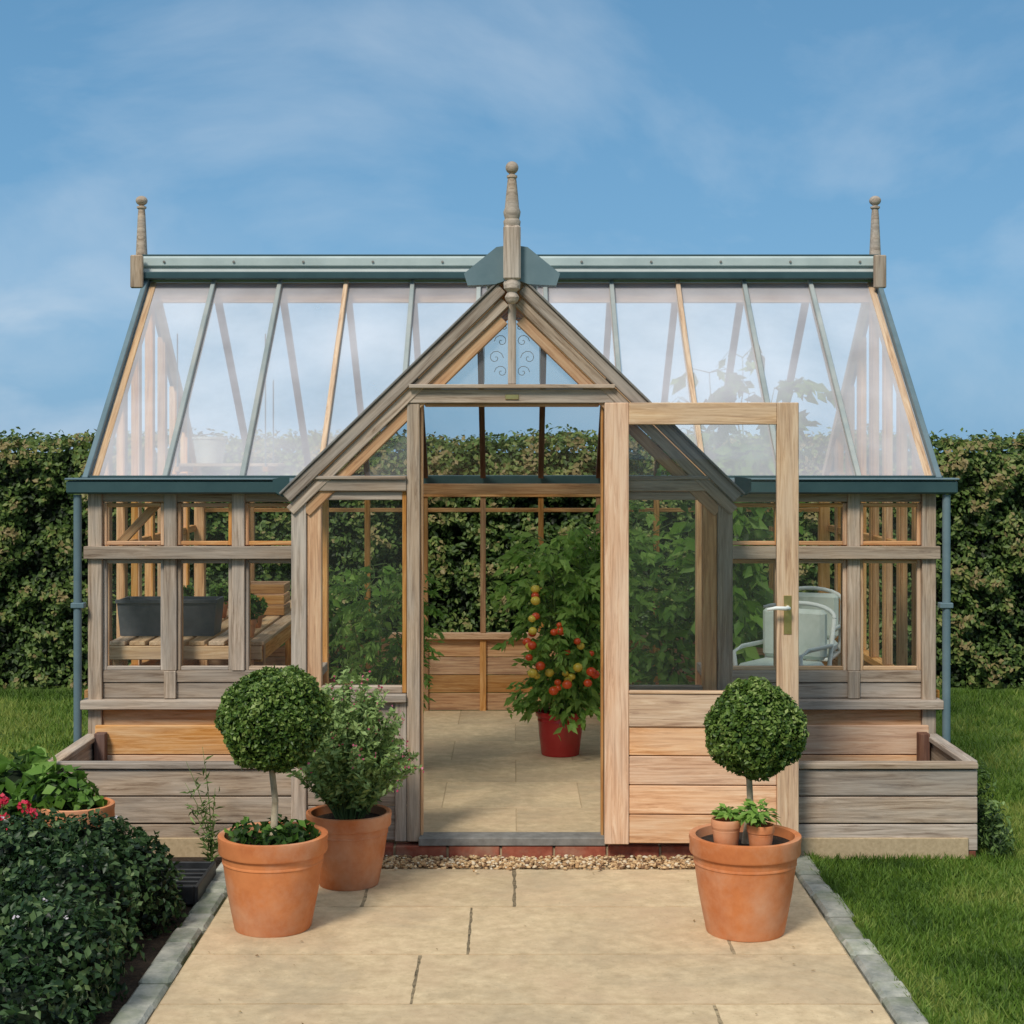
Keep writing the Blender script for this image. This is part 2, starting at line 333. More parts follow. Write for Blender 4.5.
poly('front_roof_pane',[(-2,Yf-.03,EZ-.02),(-.915,Yf-.03,EZ-.02),(0,VY,PA),(.915,Yf-.03,EZ-.02),(2,Yf-.03,EZ-.02),(2,Yr,RZ),(-2,Yr,RZ)],G_ROOF,GH)
poly('back_roof_pane',[(-2,Yb+.03,EZ-.02),(2,Yb+.03,EZ-.02),(2,Yr,RZ),(-2,Yr,RZ)],glass('back_roof_glass',.14,gloss=False),GH)
bx('ridge_beam',-1.97,1.97,Yr-.018,Yr+.018,RZ-.12,RZ-.01,W_IN)
bx('ridge_flashing',-2.04,2.02,Yr-.10,Yr+.10,2.572,2.612,M_GRN,bev=.006)
bx('ridge_channel',-2.02,2.0,Yr-.06,Yr+.06,2.613,2.635,M_WHITE)
bx('ridge_cap',-2.04,2.02,Yr-.075,Yr+.075,2.636,2.70,M_LGT,bev=.012)
bx('ridge_cap_top',-2.03,2.01,Yr-.05,Yr+.05,2.701,2.712,M_GRN)
for x in np.arange(-1.9,2.0,.38):
    o=lathe('ridge_bolt',[(0,0),(.007,0),(.007,.006),(0,.008)],(x,Yr-.076,2.668),M_LEAD,GH,seg=8); o.rotation_euler=(math.pi/2,0,0)
for s in (-1,1):
    poly('porch_roof_pane',[(s*.93,0,PA-PS*.93),(0,0,PA),(0,VY,PA),(s*.915,Yf,EZ)],G_GABLE,GH)
    for y in (.42,.86,1.3,1.66):
        xx=.92 if y<=Yf else max(.05,.915*(VY-y)/(VY-Yf))
        beam('porch_rafter',(s*xx,y,PA-PS*xx-.02),(0,y,PA-.02),.026,.045,W_IN,GH,side=Vector((0,1,0)))
        beam('porch_glazing_bar',(s*xx,y,PA-PS*xx+.014),(0,y,PA+.014),.024,.018,M_BAR,GH,side=Vector((0,1,0)))
    beam('valley_flashing',(s*.93,Yf-.02,EZ-.01),(0,VY,PA+.0),.05,.02,M_GRN,GH,side=Vector((1,0,0)))
    nx,nzv=PS/math.hypot(1,PS),1/math.hypot(1,PS)
    def gl(off,x0,x1,y):
        return ((s*(x0-nx*off),y,PA-PS*x0-nzv*off),(s*(x1-nx*off),y,PA-PS*x1-nzv*off))
    for nm,off,w,y,t,m,a,b in (('bargeboard_outer',.024,.048,-.038,.026,W_OUT,.96,.06),('bargeboard_inner',.074,.044,-.022,.024,W_OUT,.98,.08),
                         ('gable_rafter',.122,.046,.006,.05,W_IN,.95,.12)):
        p,q=gl(off,a,b,y); beam(nm,p,q,t,w,m,GH,side=Vector((0,1,0)))
    beam('barge_drip',*gl(-.006,.965,.04,-.036),.05,.010,M_LEAD,GH,side=Vector((0,1,0)))
bmw=bmesh.new()
for s in (-1,1):
    pts=[(s*.03,2.49),(s*.065,2.485),(s*.20,2.375),(s*.185,2.325),(s*.07,2.33),(s*.03,2.345)]
    f0=[bmw.verts.new((x,-.064,z)) for x,z in pts]; f1=[bmw.verts.new((x,.02,z)) for x,z in pts]
    bmw.faces.new(f0); bmw.faces.new(f1[::-1])
    for i in range(6): bmw.faces.new((f0[i],f1[i],f1[(i+1)%6],f0[(i+1)%6]))
bmesh.ops.recalc_face_normals(bmw,faces=bmw.faces[:])
me=bpy.data.meshes.new('ridge_end_plate'); bmw.to_mesh(me); bmw.free(); addobj('ridge_end_plate',me,GH,M_PIPE)
for s in (-1,1):
    beam('porch_ridge_cap',(s*.055,.02,2.415),(s*.055,VY,2.415),.012,.16,M_LGT,GH,side=Vector((s*PS,0,1)).normalized())
bx('porch_ridge_beam',-.015,.015,.03,VY,2.27,2.37,W_IN)
for s in (-1,1):
    def sx(a,b): return (min(s*a,s*b),max(s*a,s*b))
    bx('porch_corner_post',*sx(.862,.925),-.02,.05,0,1.505,W_OUT)
    bx('porch_inner_post',*sx(.80,.860),-.008,.04,.62,1.465,W_IN)
    bx('porch_transom',*sx(.442,.86),-.03,.045,1.468,1.515,W_OUT)
    bx('porch_transom_drip',*sx(.442,.86),-.045,.0,1.517,1.532,W_OUT)
    bx('porch_window_top',*sx(.46,.80),-.01,.03,1.43,1.466,W_OUT)
    bx('porch_window_stile',*sx(.442,.46),-.01,.03,.62,1.466,W_IN)
    bx('porch_window_bottom',*sx(.46,.80),-.01,.03,.62,.65,W_OUT)
    bx('porch_sill',*sx(.442,.86),-.045,.03,.585,.618,W_OUT)
    clad_x('porch_apron_boards',*sx(.442,.86),0,.583,-.005,4,W_OUT,GH)
    bx('porch_apron_batten',*sx(.442,.49),-.022,-.007,0,.583,W_OUT)
    poly('porch_window_pane',[(s*.445,.01,.64),(s*.81,.01,.64),(s*.81,.01,1.45),(s*.445,.01,1.45)],G_WALL,GH)
    poly('porch_triangle_pane',[(s*.44,.018,1.52),(s*.80,.018,1.52),(s*.44,.018,PA-PS*.44-.12)],G_GABLE,GH)
    X=s*.90
    bx('porch_side_plate',X-.025,X+.025,.052,Yf-.01,1.44,1.50,W_OUT)
    bx('porch_side_sill',X-.03,X+.03,.052,Yf-.01,.60,.64,W_OUT)
    clad_y('porch_side_boards',.052,Yf-.01,0,.598,X-.01,4,W_IN,GH)
    bx('porch_side_mullion',X-.016,X+.016,.40,.44,.64,1.44,W_IN)
    bx('porch_rear_post',X-.03,X+.03,Yf-.008,Yf+.05,0,1.44,W_IN)
    poly('porch_side_pane',[(X,.05,.62),(X,Yf,.62),(X,Yf,1.46),(X,.05,1.46)],G_BACK,GH)
    bx('door_post',*sx(.386,.440),-.025,.05,0,1.834,W_OUT)
    bx('door_post_lining',*sx(.374,.385),.0,.05,0,1.834,W_IN)
    bx('door_post_upper',*sx(.395,.430),-.02,.03,1.917,1.95,W_OUT)
bx('door_header',-.44,.44,-.03,.05,1.836,1.895,W_OUT)
bx('door_header_drip',-.43,.43,-.06,.02,1.897,1.914,W_OUT)
bx('door_header_lining',-.366,.366,.0,.05,1.822,1.835,W_IN)
bx('maker_plate',-.028,.028,-.036,-.031,1.852,1.872,M_BRASS,bev=.001)
bx('gable_mullion',-.017,.017,-.012,.03,1.916,2.30,W_OUT)
bx('threshold',-.39,.39,-.05,.06,-.012,.022,M_LEAD)
poly('gable_pane_front',[(-.40,.018,1.915),(.40,.018,1.915),(0,.018,PA-.10)],G_GABLE,GH)
sc=[]
for s in (-1,1):
    for (cx,cz,r0,d) in ((.045,1.97,.03,1),(.07,2.03,.034,-1),(.045,2.10,.03,1),(.03,2.16,.02,-1)):
        sc.append(([(s*(cx+d*r0*(1-t/14)*math.cos(t*.62)),.05,cz+r0*(1-t/14)*math.sin(t*.62)) for t in range(14)],.0016))
    sc.append(([(s*.118,.05,1.925),(s*.118,.05,2.19),(s*.0,.05,2.20)],.002))
tubes('scroll_ornament',sc,M_BAR,GH)
bx('main_tie_beam',-.84,.84,Yf+.02,Yf+.06,1.43,1.48,W_IN)
def finial(x,y,zb,h,par,q=1.0):
    k=h
    prof=[(0,0),(.034,0),(.036,.02),(.030,.03),(.034,.045),(.036,.06),(.030,.075),(.026,.12),(.018,.30*k/.41),(.015,h-.075),(.022,h-.068),(.022,h-.060),(.012,h-.055)]
    for i in range(0,11):
        a=-math.pi/2+.45+ (math.pi-.45)*i/10
        prof.append((max(.0,.027*math.cos(a)),h-.027+.027*math.sin(a)))
    lathe('finial_spire',[(r*q,z) for r,z in prof],(x,y,zb),W_OUT,par,seg=20)
finial(0,-.073,2.57,.27,GH)
box('finial_block',-.036,.036,-.112,-.039,2.345,2.57,W_OUT,GH,bev=.008)
lathe('finial_pendant',[(0,-.10),(.014,-.098),(.026,-.085),(.03,-.07),(.022,-.055),(.018,-.05),(.034,-.035),(.036,-.012),(.03,0),(0,0)],(0,-.077,2.345),W_OUT,GH,seg=20)
for s in (-1,1):
    finial(s*2.02-.02,Yr,2.60,.44,GH,1.2)
    bx('finial_foot',s*2.02-.02-.034,s*2.02-.02+.034,Yr-.13,Yr-.102,2.52,2.70,W_OUT,bev=.006)
xs=[-1.93,-1.3,-.62,.02,.68,1.32,1.93]; ys=[.06,.62,1.2,1.78,2.36,2.92,3.44]
bx('floor_bed',-1.93,1.93,.04,3.44,-.09,.0,M_FMORT)
for a in range(6):
    for b in range(6):
        if a in (0,5) and ys[b+1]<.9: continue
        sh=.3 if b%2 and 0<a<5 else 0
        x0=xs[a]+(sh if a>1 else 0); x1=xs[a+1]+(sh if 0<a<4 else 0)
        bx('floor_slab',x0+.0025,x1-.0025,ys[b]+.0025,ys[b+1]-.0025,-.006,.003+random.uniform(-.0005,.0005),M_SLAB,bev=.001)
DR=empty('door_leaf'); DR.parent=GH
def db(n,x0,x1,z0,z1,m,y0=-.02,y1=.02): return box(n,x0,x1,y0,y1,z0,z1,m,DR)
DW=.80
db('door_hinge_stile',0,.10,.008,1.836,W_PANEL)
db('door_lock_stile',DW-.09,DW,.008,1.836,W_DOOR)
db('door_top_rail',.1005,DW-.0905,1.745,1.836,W_DOOR)
db('door_mid_rail',.1005,DW-.0905,.495,.63,W_DOOR)
db('door_bead',.1005,DW-.0905,.632,.645,W_DOOR,-.026,.0)
h=.485/4
for i in range(4): db('door_board',.1005,DW-.0905,.010+i*h+.002,.010+(i+1)*h-.002,W_PANEL,-.012,.012)
me=bpy.data.meshes.new('dp'); me.from_pydata([(.10,0,.63),(DW-.09,0,.63),(DW-.09,0,1.745),(.10,0,1.745)],[],[(0,1,2,3)]); addobj('door_pane',me,DR,G_WALL)
for sy in (-1,1):
    box('handle_plate',DW-.062,DW-.03,sy*.0215-.002,sy*.0215+.002,.88,1.04,M_BRASS,DR,bev=.001)
    tubes('door_handle',[([(DW-.046,sy*.02,.99),(DW-.046,sy*.06,.99),(DW-.06,sy*.068,.99),(DW-.10,sy*.066,.992),(DW-.135,sy*.062,.985)],[.009,.008,.009,.008,.006])],M_WHITE,DR,sides=10)
DR.location=(.384,-.085,0); DR.rotation_euler=(0,0,math.radians(-1.5))

# ---------------------------------------------------------------- planters
for s in (-1,1):
    PL=empty('wooden_planter')
    x0,x1=(min(s*.93,s*1.97),max(s*.93,s*1.97)); y0,y1=.05,.775; T=.31
    clad_x('front_board',x0,x1,-.058,T-.02,y0,3,W_OUT,PL,t=.028,gap=.006)
    box('plinth',x0+.005,x1-.005,y0+.004,y0+.02,-.1,-.057,M_PLIN,PL)
    xo=s*1.97
    clad_y('side_board',y0+.03,y1,-.055,T-.02,min(xo,xo-s*.028),3,W_OUT,PL,t=.028,gap=.005)
    xi=s*.93
    clad_y('inner_side_board',y0+.03,y1,-.055,T-.02,min(xi,xi+s*.028),3,W_IN,PL,t=.028)
    clad_x('back_board',x0+.03,x1-.03,-.055,T+.05,y1-.03,3,W_PANEL,PL,t=.025)
    box('front_cap',x0,x1,y0-.014,y0+.05,T-.018,T+.006,W_OUT,PL)
    box('side_cap',min(s*1.925,s*1.985),max(s*1.925,s*1.985),y0+.052,y1,T-.018,T+.006,W_OUT,PL)
    box('corner_block',min(s*1.88,s*1.93),max(s*1.88,s*1.93),y1-.09,y1-.035,-.05,T+.02,W_DARK,PL)
    box('corner_block_front',min(s*1.89,s*1.94),max(s*1.89,s*1.94),y0+.03,y0+.08,-.05,T-.03,W_IN,PL)
    box('soil_fill',x0+.03,x1-.03,y0+.03,y1-.035,-.05,.12,M_SOIL,PL,bev=0)

# ---------------------------------------------------------------- ground
def sheet(name,x0,x1,y0,y1,z,mat):
    return poly(name,[(x0,y0,z),(x1,y0,z),(x1,y1,z),(x0,y1,z)],mat)
M_GROUND=noisy('lawn_ground',(.035,.07,.01),(.10,.17,.028),scale=3,rough=1,bump=.5,bdist=.02,c3=(.15,.17,.04),scale2=.7,amt=.5,detail=10)
sheet('ground',-300,300,-300,300,-.09,M_GROUND)
sheet('flower_bed_soil',-3.4,-1.2,-4.5,.3,-.08,M_SOIL)
PT=empty('paved_path')
box('path_bed',-1.085,1.135,-4.6,-.24,-.12,-.0632,M_MORT,PT,bev=0)
rows=[-.235,-.79,-1.37,-1.87,-2.42,-2.98,-3.5,-4.1,-4.6]
js=[[-.56,.01],[-.15,.75],[-.31,],[.62],[-.3,.5],[-.7,.1,.7],[-.2,.6],[-.5,.3]]
def slab(name,x0,x1,y0,y1,z,par):
    """flagstone with slightly riven, irregular edges"""
    nxs=max(6,int((x1-x0)/.03)); nys=max(6,int((y1-y0)/.03)); o3=random.uniform(0,90)
    v=[];f=[]
    for j in range(nys+1):
        for i in range(nxs+1):
            u=i/nxs; w=j/nys; x=x0+(x1-x0)*u; y=y0+(y1-y0)*w
            if i in(0,nxs): x+=(1 if i==0 else -1)*abs(noise.noise(Vector((y*14,o3,0))))*.010
            if j in(0,nys): y+=(1 if j==0 else -1)*abs(noise.noise(Vector((x*14,o3,5))))*.012
            zz=z+noise.noise(Vector((x*6,y*6,o3)))*.0016+noise.noise(Vector((x*22,y*22,o3)))*.0010
            v.append((x,y,zz))
    W=nxs+1
    for j in range(nys):
        for i in range(nxs): f.append((j*W+i,j*W+i+1,(j+1)*W+i+1,(j+1)*W+i))
    nt_=len(f)
    n0=len(v); ring=[i for i in range(W)]+[j*W+nxs for j in range(1,nys+1)]+[nys*W+i for i in range(nxs-1,-1,-1)]+[j*W for j in range(nys-1,0,-1)]
    for r in ring: v.append((v[r][0],v[r][1],z-.04))
    for k in range(len(ring)): f.append((ring[k],n0+k,n0+(k+1)%len(ring),ring[(k+1)%len(ring)]))
    me=bpy.data.meshes.new(name); me.from_pydata(v,[],f); me.update(); o=addobj(name,me,par,M_SLAB,False)
    me.polygons.foreach_set('use_smooth',[k<nt_ for k in range(len(f))])
    try: me.set_sharp_from_angle(angle=math.radians(35))
    except Exception: pass
    return o
for r in range(8):
    cuts=[-1.085]+js[r]+[1.135]
    for a,b in zip(cuts[:-1],cuts[1:]):
        g=.0035
        slab('path_slab',a+g,b-g,rows[r+1]+g*.7,rows[r]-g*.7,-.0605+random.uniform(-.0006,.0006),PT)
    for c in js[r]: box('joint_fill',c-.009,c+.009,rows[r+1]+.01,rows[r]-.01,-.08,-.0617,M_JOINT,PT,bev=0)
for nm,xa in (('L',-1.205),('R',1.14)):
    y=-.1 if nm=='L' else -.02
    E=empty('stone_edging')
    while y>-4.6:
        l=random.uniform(.14,.30)
        o=box('edging_stone',xa+random.uniform(0,.012),xa+.112+random.uniform(-.012,.002),y-l,y-.007,-.13,-.058+random.uniform(-.007,.007),M_KERB,E,bev=.012)
        y-=l
bm=bmesh.new()
for i in range(3800):
    r=random.uniform(.004,.010); x=random.uniform(-1.05,1.12); y=random.gauss(-.14,.06)
    y=min(-.05,max(-.36,y))
    if y<-.235 and random.random()<.75: continue
    M=Matrix.Translation((x,y,-.064+random.uniform(0,.012)+(0.006 if y<-.235 else 0)))@Matrix.Rotation(random.uniform(0,6.28),4,'Z')@Matrix.Diagonal((r*random.uniform(.9,1.6),r,r*random.uniform(.5,.8),1))
    bmesh.ops.create_icosphere(bm,subdivisions=1,radius=1,matrix=M)
me=bpy.data.meshes.new('gravel'); bm.to_mesh(me); bm.free()
m,nt,out=newmat('gravel_stone'); gi=N(nt,'ShaderNodeNewGeometry'); rr=ramp(nt,[(0,(.16,.08,.04)),(.35,(.46,.27,.12)),(.75,(.66,.45,.23)),(1,(.70,.60,.44))]); nt.links.new(gi.outputs['Random Per Island'],rr.inputs[0])
b=N(nt,'ShaderNodeBsdfPrincipled',Roughness=.8); nt.links.new(rr.outputs[0],b.inputs['Base Color']); nt.links.new(b.outputs[0],out.inputs[0])
addobj('gravel',me,None,m,True)
sheet('gravel_bed',-1.1,1.15,-.24,-.03,-.072,M_MORT)
n=46
P=np.stack([rng.uniform(-1.05,1.1,n),-rng.uniform(.25,2.2,n),np.full(n,-.055)],1); P[:30,0]=np.where(rng.random(30)<.5,rng.uniform(-1.06,-.6,30),rng.uniform(.6,1.1,30))
leaves('fallen_leaves',P,np.array([0,0,1])+rng.normal(size=(n,3))*.2,.012*(.5+rng.random(n)),rng.random(n),L_DRY,None,asp=.5)
def grass(name,regs):
    P=[];H=[]
    for (x0,x1,y0,y1,d,h) in regs:
        n=int((x1-x0)*(y1-y0)*d); P.append(np.stack([rng.uniform(x0,x1,n),rng.uniform(y0,y1,n),np.full(n,-.092)],1)); H.append(np.full(n,h))
    n=2600; P.append(np.stack([1.262-np.abs(rng.normal(size=n))*.012,rng.uniform(-3.2,.0,n),np.full(n,-.075)],1)); H.append(np.full(n,.034))
    P=np.concatenate(P);H=np.concatenate(H)*rng.uniform(.6,1.25,len(P)); n=len(P)
    a=rng.uniform(0,2*math.pi,n); w=.0030+H*.03
    dx=np.stack([np.cos(a),np.sin(a),0*a],1)*w[:,None]
    lean=np.stack([rng.normal(size=n)*.55,rng.normal(size=n)*.55,np.ones(n)],1)*H[:,None]
    V=np.stack([P-dx,P+dx,P+lean],1).reshape(-1,3)
    me=bpy.data.meshes.new(name); me.vertices.add(n*3); me.vertices.foreach_set('co',V.astype(np.float32).ravel())
    me.loops.add(n*3); me.loops.foreach_set('vertex_index',np.arange(n*3,dtype=np.int32))
    me.polygons.add(n); me.polygons.foreach_set('loop_start',(np.arange(n)*3).astype(np.int32)); me.polygons.foreach_set('loop_total',np.full(n,3,dtype=np.int32))
    me.update(calc_edges=True)
    v=.57+nz(P,1.1)*.6+nz(P,5,3)*.4+rng.normal(size=n)*.17
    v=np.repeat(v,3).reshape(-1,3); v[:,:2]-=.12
    at=me.attributes.new('v','FLOAT','POINT'); at.data.foreach_set('value',np.clip(v,0,1).astype(np.float32).ravel())
    return addobj(name,me,None,L_GRASS)
grass('lawn',[(1.255,2.6,-3.2,-.6,11000,.032),(1.255,1.99,-.6,.04,11000,.032),(2.0,3.4,-.6,1.6,8000,.034),(2.03,4.6,1.6,4.9,2500,.045),(-4.6,-2.03,1.0,4.9,2500,.045),(-3.6,-2.0,.3,1.0,4000,.045),(2.6,4.2,-3.2,-.6,2500,.035)])

# ---------------------------------------------------------------- hedge
HG=empty('garden_hedge')
n=125000
x=rng.uniform(-7.5,7.5,n); z=-.08+1.83*rng.random(n)**.9
P=np.stack([x,np.zeros(n),z],1)
g1=nz(P,1.6); g2=nz(P,4.5,9); g3=nz(P,11,5)
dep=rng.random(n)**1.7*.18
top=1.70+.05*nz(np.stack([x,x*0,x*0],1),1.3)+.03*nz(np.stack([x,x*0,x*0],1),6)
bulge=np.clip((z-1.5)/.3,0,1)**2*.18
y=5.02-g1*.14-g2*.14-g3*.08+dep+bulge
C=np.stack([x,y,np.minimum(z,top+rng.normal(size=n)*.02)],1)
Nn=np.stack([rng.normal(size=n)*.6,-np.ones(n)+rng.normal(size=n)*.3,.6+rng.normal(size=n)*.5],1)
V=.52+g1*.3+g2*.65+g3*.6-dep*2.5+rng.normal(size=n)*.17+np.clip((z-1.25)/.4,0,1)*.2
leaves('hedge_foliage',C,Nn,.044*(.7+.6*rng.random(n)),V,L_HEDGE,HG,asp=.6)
n=18000
x=rng.uniform(-7.5,7.5,n); y=rng.uniform(5.02,6.0,n)
P=np.stack([x,y,0*x],1)
z=1.70+.05*nz(np.stack([x,x*0,x*0],1),1.3)+.06*nz(P,5)+rng.normal(size=n)*.03
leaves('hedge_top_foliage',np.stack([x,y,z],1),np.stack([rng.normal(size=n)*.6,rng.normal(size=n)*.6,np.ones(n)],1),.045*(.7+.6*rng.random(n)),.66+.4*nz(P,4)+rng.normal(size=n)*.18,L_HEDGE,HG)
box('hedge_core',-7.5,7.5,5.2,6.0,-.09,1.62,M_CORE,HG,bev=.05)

# ---------------------------------------------------------------- pots
def pot(name,x,y,zb,R,h,par,mat=M_TERRA,r0=.68,rim=.2):
    rb=R*r0; rn=R*.93; zr=h*(1-rim)
    prof=[(0,0),(rb,0),(rb+.003,.006),(rb+(rn-rb)*.58,zr*.5),(rn*.97,zr*.88),(rn*.985,zr*.885),(rn*.985,zr*.91),(rn*.98,zr*.915),(rn,zr),(R*.975,zr+.003),(R*.99,zr+.010),(R*.985,h-.026),(R,h-.016),(R*.995,h-.003),(R*.95,h),(R*.88,h-.004),(R*.86,h-.03),(R*.82,h*.75),(0,h*.75)]
    lathe(name,prof,(x,y,zb),mat,par,seg=56,wob=.008)
    bm=bmesh.new(); bmesh.ops.create_circle(bm,cap_ends=True,segments=40,radius=R*.87)
    bmesh.ops.poke(bm,faces=bm.faces[:])
    me=bpy.data.meshes.new('soil'); bm.to_mesh(me); bm.free(); o=addobj('soil',me,par,M_SOIL); o.location=(x,y,zb+h-.035)
def topiary(x,y,R,h,bx_,bz,br,stemlean,under=True):
    T=empty('boxwood_topiary'); pot('terracotta_pot',x,y,-.06,R,h,T)
    z0=-.06+h-.04
    tubes('stem',[([(x,y,z0),(x+stemlean*.35+.008,y,z0+(bz-z0)*.35),(x+stemlean*.6-.004,y,z0+(bz-z0)*.6),(bx_,y,bz)],[.014,.0115,.011,.009])],M_BARK,T,sides=10)
    tubes('limbs',[([(bx_,y,bz-br*.9),(bx_+math.cos(a)*br*.35,y+math.sin(a)*br*.35,bz-br*.3),(bx_+math.cos(a)*br*.7,y+math.sin(a)*br*.7,bz+br*.2)],[.006,.004,.002]) for a in np.arange(0,6.28,.8)],M_BARK,T)
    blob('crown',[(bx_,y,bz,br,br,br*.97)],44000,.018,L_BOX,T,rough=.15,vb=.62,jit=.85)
    if under:
        blob('underplanting',[(x+math.cos(a)*R*.5,y+math.sin(a)*R*.5,z0+.03,.055,.055,.045) for a in (0,1.5,3.3,4.9)],3500,.034,L_TOM,T,rough=.5,core=False,vb=.2)
    return T
topiary(-.852,-1.05,.196,.335,-.848,.677,.180,0)
T2=topiary(.824,-1.10,.198,.345,.857,.650,.162,.03,under=False)
for (px,py,hh,R) in ((.745,-1.19,.105,.052),(.862,-1.21,.09,.048)):
    S=empty('potted_seedling')
    pot('small_terracotta_pot',px,py,.252,R,hh,S,r0=.72,rim=.3)
    n=170 if px>.8 else 60
    a=rng.uniform(0,6.28,n); el=rng.uniform(.15,1.3,n); rr_=rng.uniform(.02,.085 if px>.8 else .05,n)
    D=np.stack([np.cos(a)*np.cos(el),np.sin(a)*np.cos(el),np.sin(el)],1)
    C=np.array([px-(.02 if px>.8 else 0),py,.252+hh])+D*rr_[:,None]
    leaves('seedling_leaves',C,D*.4+np.array([0,-.3,1])+rng.normal(size=(n,3))*.3,.040,.85+rng.normal(size=n)*.2,L_TOM,S,asp=.5,T=D)
SV=empty('potted_salvia'); sxx,syy=-.640,-.46
pot('terracotta_pot',sxx,syy,-.06,.168,.285,SV)
st=[];Cs=[];Ts=[];fl=[]
for i in range(230):
    a=random.uniform(0,6.28); sp=random.uniform(.05,1)**.6; r=.28*sp; hh=.53*math.sqrt(max(.05,1-sp*sp*.8))*random.uniform(.72,1.12)
    p0=Vector((sxx+.06*math.cos(a)*sp,syy+.06*math.sin(a)*sp,.20)); p2=Vector((sxx+r*math.cos(a),syy+r*math.sin(a),.20+hh-.03*sp))
    p1=(p0+p2)/2+Vector((-.02*math.cos(a),-.02*math.sin(a),.04)); pts=[]
    for k in range(7):
        t=k/6; pts.append(p0*(1-t)**2+p1*2*t*(1-t)+p2*t*t)
    st.append((pts,[.0018]*6+[.001]))
    for k in range(44):
        t=random.uniform(.12,1)**.8; q=p0*(1-t)**2+p1*2*t*(1-t)+p2*t*t
        d=Vector((random.gauss(0,1),random.gauss(0,1),random.gauss(.5,.6))).normalized()
        Cs.append(q+d*.014); Ts.append(d)
    if random.random()<.5:
        for k in range(3): fl.append(p2+Vector((random.gauss(0,.012),random.gauss(0,.012),random.uniform(-.03,.025))))
tubes('stems',st,M_STEM,SV,sides=3)
Cs=np.array(Cs);Ts=np.array(Ts); n=len(Cs)
leaves('foliage',Cs,rng.normal(size=(n,3))+np.array([-.2,-.6,.8]),.029*(.6+.8*rng.random(n)),.62+.8*(Cs[:,2]-.32)+nz(Cs,16)*.45+rng.normal(size=n)*.18,L_SAGE,SV,asp=.45,T=Ts)
fl=np.array(fl); leaves('flowers',fl,rng.normal(size=(len(fl),3)),.012,rng.random(len(fl)),L_PINK,SV,asp=.9)
WD=empty('tall_weed'); st=[];C=[];T=[]
for i in range(7):
    a=random.uniform(-1.2,1.2); h_=random.uniform(.15,.46) if i else .5
    p=[Vector((-1.24+math.sin(a)*.12*t*t,-.1-.05*t,-.08+h_*t)) for t in (0,.25,.5,.75,1)]
    st.append((p,[.003,.0028,.0022,.0018,.001]))
    for k in range(20):
        t=random.uniform(.1,.95); q=p[0].lerp(p[-1],t); d=Vector((random.gauss(0,1),random.gauss(0,1),.5)).normalized(); C.append(q+d*.025);T.append(d)
tubes('stems',st,M_STEM,WD,sides=4); C=np.array(C);T=np.array(T)
leaves('leaves',C,rng.normal(size=C.shape)+np.array([0,0,1]),.055*(.5+.7*rng.random(len(C))),.5+rng.normal(size=len(C))*.2,L_SAGE,WD,asp=.2,T=T)

BD=empty('flower_bed_shrub')
ells=[]
random.seed(3)
for i in range(34):
    x=random.uniform(-2.5,-1.40); y=random.uniform(-2.85,-.85)
    r=random.uniform(.11,.20); ells.append((x,y,random.uniform(.04,.15),r,r,random.uniform(.12,.17)))
ells+=[(-1.9,-1.8,.0,.5,.9,.20),(-1.38,-.98,.04,.17,.17,.20),(-1.5,-1.35,.06,.2,.22,.22),(-1.40,-1.8,.02,.17,.22,.17),(-1.42,-2.25,.0,.18,.2,.16),(-1.58,-.78,.04,.16,.16,.18),(-1.85,-.85,.04,.18,.16,.18)]
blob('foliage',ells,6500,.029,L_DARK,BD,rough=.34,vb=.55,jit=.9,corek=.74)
pk=[]
for i in range(30):
    e=random.choice(ells[:34]); a=random.uniform(0,6.28); q=(e[0]+math.cos(a)*e[3]*.6,e[1]+math.sin(a)*e[4]*.6,e[2]+e[5]*.98)
    for k in range(3): pk.append((q[0]+random.gauss(0,.006),q[1]+random.gauss(0,.006),q[2]+random.gauss(0,.004)))
pk=np.array(pk); leaves('small_flowers',pk,rng.normal(size=pk.shape)*.4+np.array([0,-.5,1]),.012,rng.random(len(pk)),L_WHITEP,BD,asp=.9)
GE=empty('red_geranium')
blob('foliage',[(-1.96,-.50,.12,.13,.13,.12),(-2.20,-.5,.12,.2,.18,.13)],3800,.05,L_TOM,GE,rough=.35,vb=.35,asp=.9)
pk=[];st=[]
for (x,y,z) in ((-1.97,-.56,.285),(-1.88,-.58,.265),(-1.93,-.66,.235),(-1.84,-.62,.245),(-2.03,-.50,.30),(-2.12,-.5,.28),(-1.90,-.66,.21)):
    st.append(([(x,y,.05),(x,y,z)],.003))
    for k in range(34):
        d=Vector((random.gauss(0,1),random.gauss(0,1),random.gauss(0,.7))).normalized()*.022; pk.append((x+d.x,y+d.y,z+d.z))
tubes('flower_stalks',st,M_STEM,GE); pk=np.array(pk); leaves('flower_heads',pk,rng.normal(size=pk.shape),.02,rng.random(len(pk)),L_REDP,GE,asp=.9)
BW=empty('potted_strawberry'); pot('terracotta_bowl',-1.74,-.34,-.08,.150,.31,BW,r0=.75,rim=.25)
blob('foliage',[(-1.78,-.34,.26,.10,.10,.08),(-1.70,-.37,.23,.06,.06,.05)],3800,.045,L_TOM,BW,rough=.45,vb=.42,asp=.8,core=False)
HS=empty('leafy_perennial')
blob('foliage',[(-2.12,.15,.08,.17,.18,.22),(-1.98,-.0,.04,.12,.12,.22),(-2.36,.2,.05,.2,.2,.2)],1500,.085,L_TOM,HS,rough=.4,vb=.34,asp=.45)
HS=empty('leafy_perennial')
blob('foliage',[(2.07,.35,.02,.05,.2,.16),(2.06,.12,-.02,.05,.12,.12)],4500,.03,L_SAGE,HS,rough=.6,vb=.5,asp=.35,core=False)
TR=empty('black_plastic_tray')
